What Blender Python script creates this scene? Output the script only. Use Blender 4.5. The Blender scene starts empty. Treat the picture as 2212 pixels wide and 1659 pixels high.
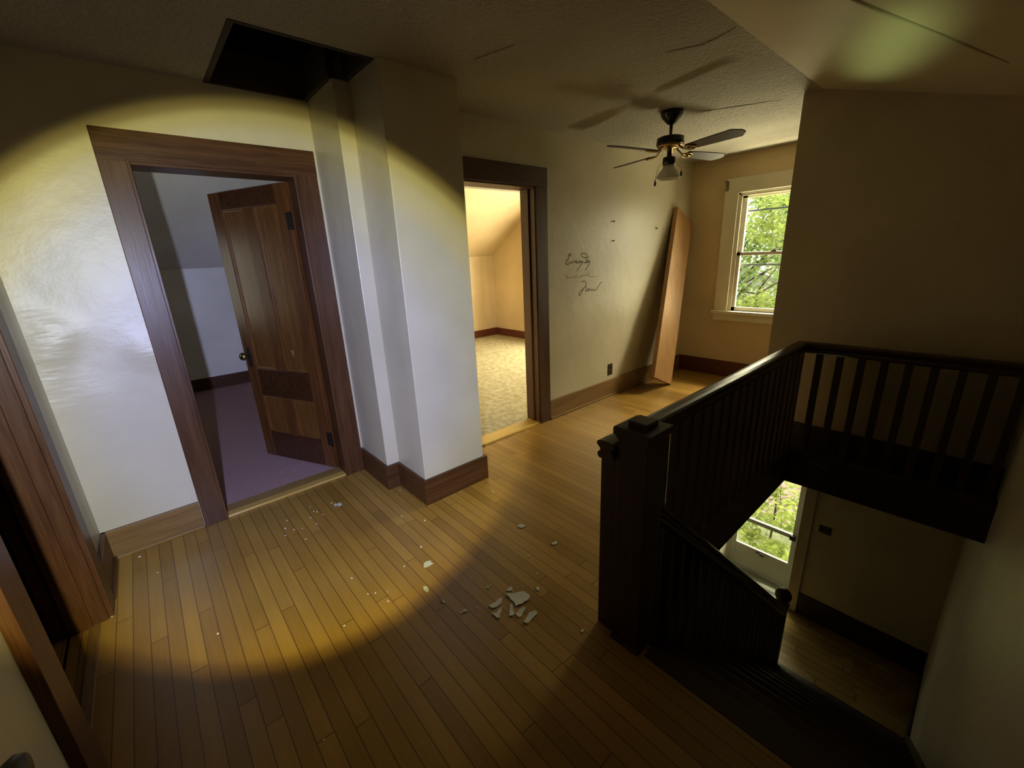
import bpy, bmesh, math, random
from mathutils import Vector, Matrix
random.seed(7)
S = bpy.context.scene
COL = S.collection
# ------------------------------------------------------------------ camera
H_CAM = 1.5064
cam = bpy.data.cameras.new('camera')
cam.sensor_width = 36.0; cam.lens = 904.0073 / 2212 * 36; cam.clip_start = 0.02
cam_ob = bpy.data.objects.new('camera', cam); COL.objects.link(cam_ob)
RX = Vector((0.748707, -0.661543, -0.042405)); UP = Vector((0.223710, 0.191934, 0.955571)); BK = Vector((-0.624012, -0.724929, 0.291696))
m = Matrix((RX, UP, BK)).transposed().to_4x4(); m.translation = (0, 0, H_CAM)
cam_ob.matrix_world = m
S.camera = cam_ob
# ------------------------------------------------------------------ exposure
S.view_settings.view_transform = 'Standard'; S.view_settings.look = 'None'
S.view_settings.gamma = 1.0; S.view_settings.exposure = 0.0
S.view_settings.use_curve_mapping = False
# ------------------------------------------------------------------ sky
W = bpy.data.worlds.new('sky'); S.world = W; W.use_nodes = True
nt = W.node_tree; bg = nt.nodes['Background']
bg.inputs['Color'].default_value = (1.0, 0.97, 0.80, 1); bg.inputs['Strength'].default_value = 2.4

def lamp(name, kind, loc, direction, energy, color, **kw):
    d = bpy.data.lights.new(name, kind); d.energy = energy; d.color = color
    for k, v in kw.items(): setattr(d, k, v)
    o = bpy.data.objects.new(name, d); COL.objects.link(o); o.location = loc
    o.rotation_euler = Vector(direction).to_track_quat('-Z', 'Y').to_euler()
    return o
# bright hazy sky low over the trees east of the house: a very soft sun
lamp('hazy_sun', 'SUN', (12, -2, 8), (-0.80, 0.26, -0.50), 11.0, (1.0, 0.92, 0.56), angle=math.radians(80))
# daylight standing in the bright room's own window
lamp('bright_room_daylight', 'AREA', (5.42, 4.1, 1.4), (-1, 0.05, -0.08), 200, (1.0, 0.90, 0.62), shape='RECTANGLE', size=1.5, size_y=1.3)
# open sky above the trees, coming in through the hall window
lamp('hall_sky_daylight', 'AREA', (6.3, 1.62, 2.60), (-5.2, -0.25, -2.2), 340, (1.0, 0.93, 0.60), shape='RECTANGLE', size=1.3, size_y=0.45)
# light thrown up from bright ground below the hall window
lamp('hall_window_daylight', 'AREA', (5.75, 1.65, 0.25), (-0.80, 0.20, 0.48), 255, (1.0, 0.92, 0.57), shape='RECTANGLE', size=1.0, size_y=0.6)
# added green fill spot in the stairwell for the glow on the sloped ceiling
sd = lamp('stairwell_glow_fill', 'SPOT', (3.22, 0.55, -1.60), (0, 0, 1), 400, (0.60, 0.80, 0.32), spot_size=math.radians(24), spot_blend=1.0, shadow_soft_size=0.10)
zz = -Vector((2.70 - 3.22, 0.52 - 0.55, 2.28 + 1.60)).normalized(); yy = Vector((1.08, 0.33, 0)); yy = (yy - zz * yy.dot(zz)).normalized(); xx = yy.cross(zz)
mm_ = Matrix((xx, yy, zz)).transposed(); sd.rotation_euler = mm_.to_euler(); sd.scale = (0.21, 1, 1)
# the flashlight held beside the camera
AX = (0.275, 0.935, -0.224)
fl = lamp('flashlight', 'SPOT', (-0.17, -0.02, 1.46), AX, 300, (1, 1, 1), spot_size=math.radians(116), spot_blend=0.0, shadow_soft_size=0.018)
fl.data.use_nodes = True
n = fl.data.node_tree; em = n.nodes['Emission']
tc = n.nodes.new('ShaderNodeTexCoord'); sx = n.nodes.new('ShaderNodeSeparateXYZ')
ac = n.nodes.new('ShaderNodeMath'); ac.operation = 'ARCCOSINE'
ab = n.nodes.new('ShaderNodeMath'); ab.operation = 'ABSOLUTE'
dv = n.nodes.new('ShaderNodeMath'); dv.operation = 'DIVIDE'; dv.inputs[1].default_value = math.radians(58)
rp = n.nodes.new('ShaderNodeValToRGB')
n.links.new(tc.outputs['Normal'], sx.inputs[0]); n.links.new(sx.outputs['Z'], ab.inputs[0])
n.links.new(ab.outputs[0], ac.inputs[0]); n.links.new(ac.outputs[0], dv.inputs[0]); n.links.new(dv.outputs[0], rp.inputs[0])
n.links.new(rp.outputs[0], em.inputs['Color'])
cr = rp.color_ramp; cr.interpolation = 'EASE'
HALF = 58.0          # the ramp runs from the beam axis to 58 degrees: hot core, yellow rim at 29 degrees, faint spill beyond
cr.elements[0].position = 0.0; cr.elements[0].color = (0.79, 0.88, 1.48, 1)
cr.elements[1].position = 1.0; cr.elements[1].color = (0, 0, 0, 1)
for deg, c in ((16, (0.80, 0.89, 1.42)), (23, (0.84, 0.91, 1.05)), (26.6, (0.92, 0.92, 0.66)), (28.4, (0.82, 0.77, 0.32)), (29.3, (0.34, 0.28, 0.08)), (30.3, (0.014, 0.011, 0.006)), (39, (0.010, 0.008, 0.004)), (47, (0.003, 0.002, 0.001))):
    e = cr.elements.new(deg / HALF); e.color = (*c, 1)
# ------------------------------------------------------------------ materials
def mat(name, base=(0.5, 0.5, 0.5), rough=0.5, metal=0.0, spec=0.5):
    m = bpy.data.materials.new(name); m.use_nodes = True
    b = m.node_tree.nodes['Principled BSDF']
    b.inputs['Base Color'].default_value = (*base, 1); b.inputs['Roughness'].default_value = rough
    b.inputs['Metallic'].default_value = metal; b.inputs['Specular IOR Level'].default_value = spec
    return m
class N:
    def __init__(s, m): s.m = m; s.t = m.node_tree; s.b = s.t.nodes['Principled BSDF']
    def new(s, k, **kw):
        n = s.t.nodes.new('ShaderNode' + k)
        for a, v in kw.items(): setattr(n, a, v)
        return n
    def link(s, a, b): s.t.links.new(a, b)
    def coord(s, scale=(1, 1, 1)):
        tc = s.new('TexCoord'); mp = s.new('Mapping'); mp.inputs['Scale'].default_value = scale
        s.link(tc.outputs['Object'], mp.inputs[0]); return mp.outputs[0]
    def noise(s, vec, scale, detail=3, rough=0.5):
        n = s.new('TexNoise'); n.inputs['Scale'].default_value = scale; n.inputs['Detail'].default_value = detail
        n.inputs['Roughness'].default_value = rough; s.link(vec, n.inputs['Vector']); return n.outputs['Fac']
    def ramp(s, fac, stops):
        r = s.new('ValToRGB'); e = r.color_ramp.elements
        e[0].position, e[0].color = stops[0][0], (*stops[0][1], 1); e[1].position, e[1].color = stops[-1][0], (*stops[-1][1], 1)
        for p, c in stops[1:-1]:
            q = e.new(p); q.color = (*c, 1)
        s.link(fac, r.inputs[0]); return r.outputs[0]
    def math(s, op, a, b=None, c=None):
        n = s.new('Math', operation=op)
        for i, v in enumerate((a, b, c)):
            if v is None: continue
            if isinstance(v, (int, float)): n.inputs[i].default_value = v
            else: s.link(v, n.inputs[i])
        return n.outputs[0]
    def mix(s, fac, a, b, mode='MIX'):
        n = s.new('MixRGB', blend_type=mode)
        for i, v in enumerate((fac, a, b)):
            if isinstance(v, (int, float)): n.inputs[i].default_value = v
            elif isinstance(v, tuple): n.inputs[i].default_value = (*v, 1)
            else: s.link(v, n.inputs[i])
        return n.outputs[0]
    def bump(s, h, strength, dist=0.01, prev=None):
        n = s.new('Bump'); n.inputs['Strength'].default_value = strength; n.inputs['Distance'].default_value = dist
        s.link(h, n.inputs['Height'])
        if prev is not None: s.link(prev, n.inputs['Normal'])
        return n.outputs[0]
    def set(s, **kw):
        for k, v in kw.items(): s.link(v, s.b.inputs[k.replace('_', ' ')])

def paint(name, c, rough=0.42, wrinkle=0.0, grain=0.25):
    m = mat(name, c, rough); n = N(m); v = n.coord()
    big = n.noise(v, 1.6, 4); lo = tuple(x * 0.86 for x in c); hi = tuple(min(1, x * 1.07) for x in c)
    n.set(Base_Color=n.ramp(big, [(0.3, lo), (0.7, hi)]))
    b = n.bump(n.noise(v, 90, 3), grain, 0.004)
    b = n.bump(n.noise(v, 5, 4), 0.25, 0.02, b)
    if wrinkle:
        w = n.coord((1.0, 1.0, 4.0)); nz = n.noise(w, 1.3, 4, 0.55); pr_ = n.new('MapRange', interpolation_type='SMOOTHERSTEP'); n.link(n.noise(v, 1.7, 1), pr_.inputs[0]); pr_.inputs[1].default_value = .40; pr_.inputs[2].default_value = .62; nz = n.math('MULTIPLY', nz, pr_.outputs[0])
        tc = n.new('TexCoord'); sz = n.new('SeparateXYZ'); n.link(tc.outputs['Object'], sz.inputs[0])
        msk = n.math('SUBTRACT', 1.0, n.math('MULTIPLY', n.math('ABSOLUTE', n.math('SUBTRACT', sz.outputs['Z'], 1.15)), 1.7))
        msk = n.math('MAXIMUM', msk, 0.0)
        b = n.bump(n.math('MULTIPLY', nz, msk), wrinkle, 0.07, b)
    n.set(Normal=b)
    return m
def wood(name, dark, light, rough=0.32, axis='z', scale=14.0):
    m = mat(name, light, rough); n = N(m)
    sc = {'x': (0.06, 1, 1), 'y': (1, 0.06, 1), 'z': (1, 1, 0.06)}[axis]
    v = n.coord(sc); f = n.noise(v, scale * 2.2, 6, 0.62); g = n.noise(v, scale * 9, 3)
    col = n.ramp(f, [(0.28, dark), (0.72, light)])
    col = n.mix(0.25, col, n.ramp(g, [(0.35, tuple(x * 0.6 for x in dark)), (0.65, light)]))
    n.set(Base_Color=col, Normal=n.bump(g, 0.12, 0.003))
    r = n.math('MULTIPLY_ADD', f, 0.15, rough - 0.07); n.set(Roughness=r)
    return m
CREAM = (0.50, 0.447, 0.325)
M = {}
M['wall'] = paint('cream_wall_paint', CREAM, 0.36, 0.0)
M['wall_patch'] = paint('cream_wall_paint_over_patched_plaster', CREAM, 0.40, 0.62, 0.12)
M['peach'] = paint('peach_wall_paint', (0.62, 0.485, 0.285), 0.5)
M['tan'] = paint('shade_darkened_wall_paint', (0.40, 0.325, 0.21), 0.5)  # tan tone painted darker than the cream walls to stand for shade
M['ceil'] = paint('textured_ceiling_paint', (0.43, 0.39, 0.30), 0.7, 0, 1.0)
n = N(M['ceil']); v = n.coord(); bb = n.bump(n.noise(v, 48, 4, 0.65), 1.0, 0.035); n.set(Normal=bb)
M['white'] = paint('white_gloss_trim_paint', (0.66, 0.62, 0.50), 0.3)
M['winwhite'] = paint('grey_white_window_paint', (0.72, 0.68, 0.54), 0.35)
for a in 'xyz':
    M['trim' + a] = wood('brown_varnished_trim_' + a, (0.040, 0.014, 0.005), (0.098, 0.041, 0.014), 0.36, a)
    M['trim' + a].node_tree.nodes['Principled BSDF'].inputs['Specular IOR Level'].default_value = 0.28
    M['dark' + a] = wood('dark_stained_wood_' + a, (0.016, 0.007, 0.004), (0.036, 0.015, 0.009), 0.50, a)
    M['rail' + a] = wood('dark_polished_handrail_' + a, (0.018, 0.009, 0.006), (0.040, 0.019, 0.013), 0.33, a)
    M['base' + a] = wood('mid_brown_baseboard_' + a, (0.12, 0.060, 0.015), (0.24, 0.130, 0.034), 0.5, a)
M['dwx'] = wood('dark_reddish_door_frame_x', (0.038, 0.013, 0.007), (0.078, 0.028, 0.014), 0.38, 'x')
M['dwz'] = wood('dark_reddish_door_frame_z', (0.038, 0.013, 0.007), (0.078, 0.028, 0.014), 0.38, 'z')
M['red'] = wood('red_brown_baseboard_wood', (0.075, 0.017, 0.008), (0.135, 0.036, 0.016), 0.35, 'x')
M['doorz'] = wood('amber_door_wood_z', (0.060, 0.020, 0.006), (0.125, 0.048, 0.013), 0.28, 'z')
M['doorx'] = wood('amber_door_wood_x', (0.032, 0.011, 0.005), (0.062, 0.023, 0.008), 0.28, 'x')
M['panel'] = wood('amber_door_panel_wood', (0.090, 0.034, 0.008), (0.165, 0.070, 0.016), 0.27, 'z')
M['board'] = wood('tan_wood_panel', (0.32, 0.165, 0.060), (0.45, 0.25, 0.10), 0.5, 'z', 6)
M['thr'] = wood('yellow_oak_threshold', (0.42, 0.26, 0.055), (0.56, 0.37, 0.10), 0.35, 'x')
M['thr_edge'] = wood('dull_oak_threshold_back', (0.22, 0.13, 0.04), (0.30, 0.18, 0.06), 0.4, 'x')
M['blade'] = wood('dark_fan_blade', (0.030, 0.020, 0.014), (0.055, 0.036, 0.024), 0.45, 'x')
M['black'] = mat('black_enamel', (0.012, 0.009, 0.007), 0.22)
M['darkplate'] = mat('dark_brown_plastic', (0.022, 0.014, 0.010), 0.35)
M['brass'] = mat('aged_brass', (0.52, 0.36, 0.15), 0.28, 1.0)
M['oldbrass'] = mat('dull_brass', (0.34, 0.27, 0.15), 0.35, 1.0)
M['iron'] = mat('dark_iron', (0.03, 0.025, 0.022), 0.45, 0.7)
M['alu'] = paint('grey_storm_door_metal', (0.52, 0.54, 0.45), 0.4)
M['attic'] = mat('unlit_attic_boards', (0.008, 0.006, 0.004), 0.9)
M['hatch'] = wood('dull_brown_hatch_boards', (0.016, 0.008, 0.004), (0.034, 0.018, 0.009), 0.75, 'x')
M['storm'] = mat('slate_storm_window_metal', (0.05, 0.065, 0.075), 0.6)
M['ink'] = mat('brown_pencil_marks', (0.13, 0.10, 0.045), 0.7)
M['inkfaint'] = mat('faint_pencil_marks', (0.36, 0.31, 0.19), 0.7)
M['chip'] = paint('pale_plaster_flake', (0.52, 0.52, 0.44), 0.8, 0, 0.8)
M['crumb'] = mat('white_plaster_crumb', (0.70, 0.62, 0.52), 0.8)
M['asphalt'] = mat('grey_asphalt', (0.10, 0.105, 0.10), 0.8)
M['siding'] = mat('white_house_siding', (0.8, 0.8, 0.76), 0.6)
M['roofing'] = mat('grey_roof_shingle', (0.32, 0.33, 0.34), 0.8)
M['bark'] = mat('tree_bark', (0.10, 0.075, 0.05), 0.85)
M['knobdark'] = mat('dark_olive_rubber', (0.035, 0.032, 0.020), 0.45)
# glass: clear pane with reflections
def glass(name, tint=(1, 1, 1), mixf=0.06):
    m = bpy.data.materials.new(name); m.use_nodes = True; t = m.node_tree; t.nodes.clear()
    o = t.nodes.new('ShaderNodeOutputMaterial'); tr = t.nodes.new('ShaderNodeBsdfTransparent'); gl = t.nodes.new('ShaderNodeBsdfGlossy')
    tr.inputs[0].default_value = (*tint, 1); gl.inputs['Roughness'].default_value = 0.02
    mx = t.nodes.new('ShaderNodeMixShader'); mx.inputs[0].default_value = mixf
    t.links.new(tr.outputs[0], mx.inputs[1]); t.links.new(gl.outputs[0], mx.inputs[2]); t.links.new(mx.outputs[0], o.inputs[0]); return m
M['glass'] = glass('window_glass')
m = mat('frosted_lamp_glass', (0.80, 0.80, 0.70), 0.25); b = m.node_tree.nodes['Principled BSDF']
b.inputs['Transmission Weight'].default_value = 0.35; b.inputs['Roughness'].default_value = 0.35; M['shade'] = m
# leaves let light through
def leaf(name, c):
    m = bpy.data.materials.new(name); m.use_nodes = True; t = m.node_tree; b = t.nodes['Principled BSDF']; o = t.nodes['Material Output']
    n = N(m); oi = n.noise(n.coord(), 3.0, 2)
    col = n.ramp(oi, [(0.3, tuple(x * 0.6 for x in c)), (0.7, tuple(min(1, x * 1.35) for x in c))])
    n.set(Base_Color=col); b.inputs['Roughness'].default_value = 0.4
    tl = n.new('BsdfTranslucent'); n.link(col, tl.inputs[0]); mx = n.new('MixShader'); mx.inputs[0].default_value = 0.5
    n.link(b.outputs[0], mx.inputs[1]); n.link(tl.outputs[0], mx.inputs[2]); n.link(mx.outputs[0], o.inputs[0]); return m
M['leaf'] = leaf('maple_leaves', (0.44, 0.58, 0.24))
M['leaf2'] = leaf('lime_leaves', (0.42, 0.52, 0.15))
# strip wood floor, boards along y
def floorwood(name, bw=0.057, length=1.25, c0=(0.225, 0.118, 0.022), c1=(0.39, 0.222, 0.046), rough=0.30):
    m = mat(name, c1, rough); n = N(m)
    tc = n.new('TexCoord'); s = n.new('SeparateXYZ'); n.link(tc.outputs['Object'], s.inputs[0])
    u = n.math('DIVIDE', s.outputs['X'], bw); iu = n.math('FLOOR', u); fu = n.math('FRACT', u)
    w1 = n.new('TexWhiteNoise', noise_dimensions='1D'); n.link(iu, w1.inputs['W'])
    vv = n.math('ADD', n.math('DIVIDE', s.outputs['Y'], length), n.math('MULTIPLY', w1.outputs['Value'], 17.0))
    iv = n.math('FLOOR', vv); fv = n.math('FRACT', vv)
    cb = n.new('CombineXYZ'); n.link(iu, cb.inputs[0]); n.link(iv, cb.inputs[1])
    w2 = n.new('TexWhiteNoise', noise_dimensions='2D'); n.link(cb.outputs[0], w2.inputs['Vector'])
    g = n.noise(n.coord((1, 0.05, 1)), 60, 5, 0.6)
    blot = n.noise(n.coord(), 2.2, 3)
    f = n.math('ADD', n.math('MULTIPLY', w2.outputs['Value'], 0.5), n.math('MULTIPLY', g, 0.5))
    col = n.ramp(f, [(0.15, c0), (0.55, tuple((a + b) / 2 for a, b in zip(c0, c1))), (0.9, c1)])
    col = n.mix(0.45, col, n.ramp(blot, [(0.3, (0.62, 0.58, 0.55)), (0.7, (1, 1, 1))]), 'MULTIPLY')
    eu = n.math('MINIMUM', fu, n.math('SUBTRACT', 1.0, fu)); ev = n.math('MINIMUM', fv, n.math('SUBTRACT', 1.0, fv))
    seam = n.math('MAXIMUM', n.math('LESS_THAN', eu, 0.03), n.math('LESS_THAN', ev, 0.0016))
    col = n.mix(n.math('MULTIPLY', seam, 0.75), col, (0.045, 0.018, 0.005))
    nb = n.bump(n.math('SUBTRACT', 1.0, seam), 0.35, 0.002)
    n.set(Base_Color=col, Normal=n.bump(g, 0.06, 0.002, nb), Roughness=n.math('MULTIPLY_ADD', blot, 0.25, rough - 0.1))
    return m
M['floor'] = floorwood('oak_strip_floor')
M['floor_low'] = floorwood('worn_lower_floor', 0.09, 2.0, (0.26, 0.17, 0.045), (0.36, 0.25, 0.075), 0.25)
def carpet(name, c, stain=0.0):
    m = mat(name, c, 0.95, spec=0.1); n = N(m); v = n.coord()
    f = n.noise(v, 140, 4, 0.7); col = n.ramp(f, [(0.3, tuple(x * 0.62 for x in c)), (0.7, c)])
    if stain:
        sfac = n.noise(v, 16, 6, 0.75); col = n.mix(stain, col, n.ramp(sfac, [(0.42, (0.42, 0.36, 0.22)), (0.58, (1, 1, 1))]), 'MULTIPLY')
    n.set(Base_Color=col, Normal=n.bump(f, 0.8, 0.01)); return m
M['purple'] = carpet('purple_carpet', (0.52, 0.335, 0.34))
M['beige'] = carpet('beige_worn_carpet', (0.56, 0.50, 0.32), 0.5)
m = paint('bead_lined_wall_paint', (0.74, 0.71, 0.66), 0.4); n = N(m)
tc = n.new('TexCoord'); s = n.new('SeparateXYZ'); n.link(tc.outputs['Object'], s.inputs[0])
fr = n.math('FRACT', n.math('DIVIDE', s.outputs['X'], 0.26)); ln = n.math('MAXIMUM', n.math('LESS_THAN', n.math('ABSOLUTE', n.math('SUBTRACT', fr, 0.3)), 0.014), n.math('LESS_THAN', n.math('ABSOLUTE', n.math('SUBTRACT', fr, 0.42)), 0.014))
n.set(Normal=n.bump(ln, 0.8, 0.012)); M['bead'] = m
m = mat('lawn_grass', (0.20, 0.30, 0.07), 0.9); n = N(m); v = n.coord()
n.set(Base_Color=n.ramp(n.noise(v, 6, 5, 0.7), [(0.3, (0.10, 0.13, 0.06)), (0.7, (0.24, 0.27, 0.15))])); M['grass'] = m
m = mat('pale_gravel', (0.55, 0.48, 0.42), 0.9); n = N(m); v = n.coord()
n.set(Base_Color=n.ramp(n.noise(v, 7, 6, 0.75), [(0.40, (0.15, 0.10, 0.085)), (0.5, (0.26, 0.22, 0.20)), (0.8, (0.36, 0.32, 0.29))])); M['gravel'] = m
m = wood('dark_stair_tread', (0.016, 0.008, 0.005), (0.038, 0.018, 0.011), 0.42, 'y'); M['tread'] = m

# ------------------------------------------------------------------ mesh helpers
def add_box(bm, x0, x1, y0, y1, z0, z1, bev=0.0):
    t = bmesh.new()
    vs = [t.verts.new((x, y, z)) for x in (x0, x1) for y in (y0, y1) for z in (z0, z1)]
    for f in ((0, 1, 3, 2), (4, 6, 7, 5), (0, 4, 5, 1), (2, 3, 7, 6), (0, 2, 6, 4), (1, 5, 7, 3)): t.faces.new([vs[i] for i in f])
    if bev: bmesh.ops.bevel(t, geom=list(t.edges), offset=bev, segments=2, profile=0.5, affect='EDGES')
    bmesh.ops.recalc_face_normals(t, faces=t.faces)
    merge(bm, t)
def merge(bm, t, mx=None):
    if mx is not None: bmesh.ops.transform(t, matrix=mx, verts=t.verts)
    mp = {v: bm.verts.new(v.co) for v in t.verts}
    for f in t.faces:
        try:
            g = bm.faces.new([mp[v] for v in f.verts]); g.smooth = f.smooth
        except ValueError: pass
    t.free()
def boxes(*bs, bev=0.0):
    bm = bmesh.new()
    for b in bs: add_box(bm, *b, bev=bev)
    return bm
def prism(bm, pts, z0, z1, mx=None):
    t = bmesh.new(); a = [t.verts.new((x, y, z0)) for x, y in pts]; b = [t.verts.new((x, y, z1)) for x, y in pts]; k = len(pts)
    t.faces.new(a[::-1]); t.faces.new(b)
    for i in range(k): t.faces.new((a[i], a[(i + 1) % k], b[(i + 1) % k], b[i]))
    bmesh.ops.recalc_face_normals(t, faces=t.faces); merge(bm, t, mx)
def lathe(bm, prof, seg=24, mx=None, smooth=True):
    t = bmesh.new(); rings = []
    for r, z in prof:
        rings.append([t.verts.new((r * math.cos(2 * math.pi * i / seg), r * math.sin(2 * math.pi * i / seg), z)) for i in range(seg)] if r > 1e-6 else [t.verts.new((0, 0, z))])
    for a, b in zip(rings, rings[1:]):
        for i in range(seg):
            j = (i + 1) % seg
            if len(a) == 1 and len(b) == 1: continue
            if len(a) == 1: q = (a[0], b[i], b[j])
            elif len(b) == 1: q = (a[i], a[j], b[0])
            else: q = (a[i], a[j], b[j], b[i])
            t.faces.new(q).smooth = smooth
    for rg in (rings[0], rings[-1]):
        if len(rg) > 1: t.faces.new(rg)
    bmesh.ops.recalc_face_normals(t, faces=t.faces); merge(bm, t, mx)
def tube(bm, pts, r, seg=8, radii=None):
    pts = [Vector(p) for p in pts]; t = bmesh.new(); rings = []
    up = Vector((0, 0, 1))
    for i, p in enumerate(pts):
        d = (pts[min(i + 1, len(pts) - 1)] - pts[max(i - 1, 0)]).normalized()
        a = d.cross(up)
        if a.length < 1e-3: a = d.cross(Vector((1, 0, 0)))
        a.normalize(); b = d.cross(a); rr = radii[i] if radii else r
        rings.append([t.verts.new(p + rr * (a * math.cos(2 * math.pi * k / seg) + b * math.sin(2 * math.pi * k / seg))) for k in range(seg)])
    for A, B in zip(rings, rings[1:]):
        for k in range(seg):
            t.faces.new((A[k], A[(k + 1) % seg], B[(k + 1) % seg], B[k])).smooth = True
    t.faces.new(rings[0]); t.faces.new(rings[-1]); bmesh.ops.recalc_face_normals(t, faces=t.faces); merge(bm, t)
def smooth_path(pts, n=4):
    P = [Vector(p) for p in pts]; out = []
    for i in range(len(P) - 1):
        a, b, c, d = P[max(i - 1, 0)], P[i], P[i + 1], P[min(i + 2, len(P) - 1)]
        for k in range(n):
            t = k / n
            out.append(.5 * (2 * b + (c - a) * t + (2 * a - 5 * b + 4 * c - d) * t * t + (3 * b - a - 3 * c + d) * t ** 3))
    return out + [P[-1]]
def sweep(bm, prof, path, ups):
    """prof: (side, up) pairs; path points with horizontal-ish side vectors given per point in ups as (side, up)"""
    t = bmesh.new(); rings = []
    for p, (sd, u) in zip(path, ups): rings.append([t.verts.new(Vector(p) + Vector(sd) * a + Vector(u) * b) for a, b in prof])
    k = len(prof)
    for A, B in zip(rings, rings[1:]):
        for i in range(k): t.faces.new((A[i], A[(i + 1) % k], B[(i + 1) % k], B[i]))
    t.faces.new(rings[0]); t.faces.new(rings[-1]); bmesh.ops.recalc_face_normals(t, faces=t.faces); merge(bm, t)
def wpos(o):
    v = Vector((0, 0, 0))
    while o is not None: v += o.location; o = o.parent
    return v
def obj(name, bm, material, parent=None, at=None):
    """one mesh object from world-space geometry; its origin sits at `at` (or at its parent's origin)"""
    base = Vector(at) if at is not None else (wpos(parent) if parent else Vector((0, 0, 0)))
    if base.length: bmesh.ops.translate(bm, verts=bm.verts, vec=-base)
    me = bpy.data.meshes.new(name); bm.to_mesh(me); bm.free(); me.materials.append(material)
    o = bpy.data.objects.new(name, me); COL.objects.link(o)
    if parent: o.parent = parent; o.location = base - wpos(parent)
    else: o.location = base
    return o
def tag(o, label, cat, group=None, kind=None):
    o['label'] = label; o['category'] = cat
    if group: o['group'] = group
    if kind: o['kind'] = kind
    return o
def thing(name, label, cat, loc=(0, 0, 0), group=None, kind=None):
    o = bpy.data.objects.new(name, None); COL.objects.link(o); o.location = loc; o.empty_display_size = 0.1
    return tag(o, label, cat, group, kind)
def struct(name, bm, material, label=None, cat=None):
    o = obj(name, bm, material); o['kind'] = 'structure'
    if label: o['label'] = label; o['category'] = cat
    return o

# ------------------------------------------------------------------ room shell
HC = 2.445
yA, yB = 2.955, 2.6045
XL, XS, YS = -0.436, 1.22, -0.23          # left wall face, top stair nosing, stair wall face
SL = 0.31                                  # ceiling slope toward the eaves
def zs(y): return HC - SL * (0.98 - y)
ZL = -2.65                                 # lower floor
bm = bmesh.new(); prism(bm, [(-.56, -1.45), (XS, -1.45), (XS, .82), (3.37, .82), (3.37, -.3), (5.3, -.3), (5.3, 2.70), (1.7, 2.70), (1.7, 3.0), (-.56, 3.0)], -.2, 0)
struct('floor', bm, M['floor'], 'honey oak strip floor of the upstairs landing and hall', 'floor')
struct('floor_purple_room', boxes((-1.4, 1.66, 2.99, 6.75, -0.2, 0.012)), M['purple'], 'purple carpet of the room behind the open panelled door', 'floor')
struct('floor_bright_room', boxes((1.66, 5.5, 2.68, 6.75, -0.2, 0.012)), M['beige'], 'worn beige carpet of the bright room', 'floor')
struct('floor_dark_room', boxes((-2.6, -0.55, 0.9, 3.0, -0.2, 0.0)), M['floor'], 'floor of the unlit room at left', 'floor')
struct('floor_lower', boxes((0.6, 5.4, -0.4, 2.9, ZL - 0.2, ZL)), M['floor_low'], 'worn yellow floor at the foot of the stairs', 'floor')
# ceiling with the hatch hole x .507-1.11, y 2.2-2.955
struct('ceiling', boxes((-0.6, 0.507, 0.97, 3.1, HC, HC + .15), (0.507, 1.2, 0.97, 2.2, HC, HC + .15), (1.2, 5.4, 0.97, 2.8, HC, HC + .15), (1.11, 1.2, 2.2, 3.1, HC, HC + .15), (0.507, 1.2, 2.955, 3.1, HC, HC + .15)), M['ceil'], 'flat textured landing ceiling', 'ceiling')
bm = bmesh.new()
prism(bm, [(0.985, HC), (0.985, HC + .15), (-1.6, zs(-1.6) + .15), (-1.6, zs(-1.6))], -0.6, 5.4, Matrix(((0, 0, 1, 0), (1, 0, 0, 0), (0, 1, 0, 0), (0, 0, 0, 1))))
struct('ceiling_sloped', bm, M['wall'], 'sloped ceiling above the staircase', 'ceiling')
# raised drywall seam running aslant over the sloped ceiling and the lip along the fold
bm = bmesh.new()
tube(bm, [(1.95, 0.57, zs(0.57)), (2.156, 0.484, zs(0.484) - .002), (2.5, 0.33, zs(0.33) - .002), (2.93, 0.15, zs(0.15))], 0.007, 6, [0.004, 0.009, 0.008, 0.003])
struct('trim_1', bm, M['wall'], 'raised plaster seam running aslant on the sloped ceiling', 'seam')
struct('wall_left', boxes((-0.58, XL, -1.45, 1.60, 0, HC + .1), (-0.58, XL, 2.41, 3.1, 0, HC + .1), (-0.58, XL, 1.60, 2.41, 2.03, HC + .1)), M['wall'], 'cream left wall with the dark doorway', 'wall')
struct('wall_back', boxes((-0.6, 0.117, yA, yA + .16, 0, HC + .001), (0.87, 1.12, yA, yA + .16, 0, HC + .001), (0.117, 0.87, yA, yA + .16, 2.03, HC + .001)), M['wall_patch'], 'flash-lit cream wall with patched plaster around the panelled door', 'wall')
struct('wall_chimney', boxes((1.0235, 1.30, 2.534, 3.12, 0, HC + .001), (1.111, 1.574, 2.1746, 2.80, 0, HC + .001), (1.2, 1.8, 2.7, 3.12, 0, HC + .1), bev=0.004), M['wall'], 'white stepped chimney chase between the two doorways', 'wall')
struct('wall_back_hall', boxes((1.5, 1.80, yB, yB + .15, 0, HC + .1), (2.5637, 5.46, yB, yB + .15, 0, HC + .1), (1.80, 2.5637, yB, yB + .15, 2.03, HC + .1)), M['wall'], 'cream hall wall with handwriting', 'wall')
struct('wall_window', boxes((5.15, 5.31, 0.95, 1.24, 0, HC + .1), (5.15, 5.31, 2.06, 2.76, 0, HC + .1), (5.15, 5.31, 1.24, 2.06, 0, .79), (5.15, 5.31, 1.24, 2.06, 2.06, HC + .1)), M['peach'], 'tan hall end wall with the window', 'wall')
struct('wall_right_partition', boxes((3.58, 3.72, -0.3, 1.09, 0, HC + .06), (3.60, 5.31, 0.99, 1.0899, 0, HC + .06)), M['tan'], 'shadowed wall behind the end of the stair railing', 'wall')
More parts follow.
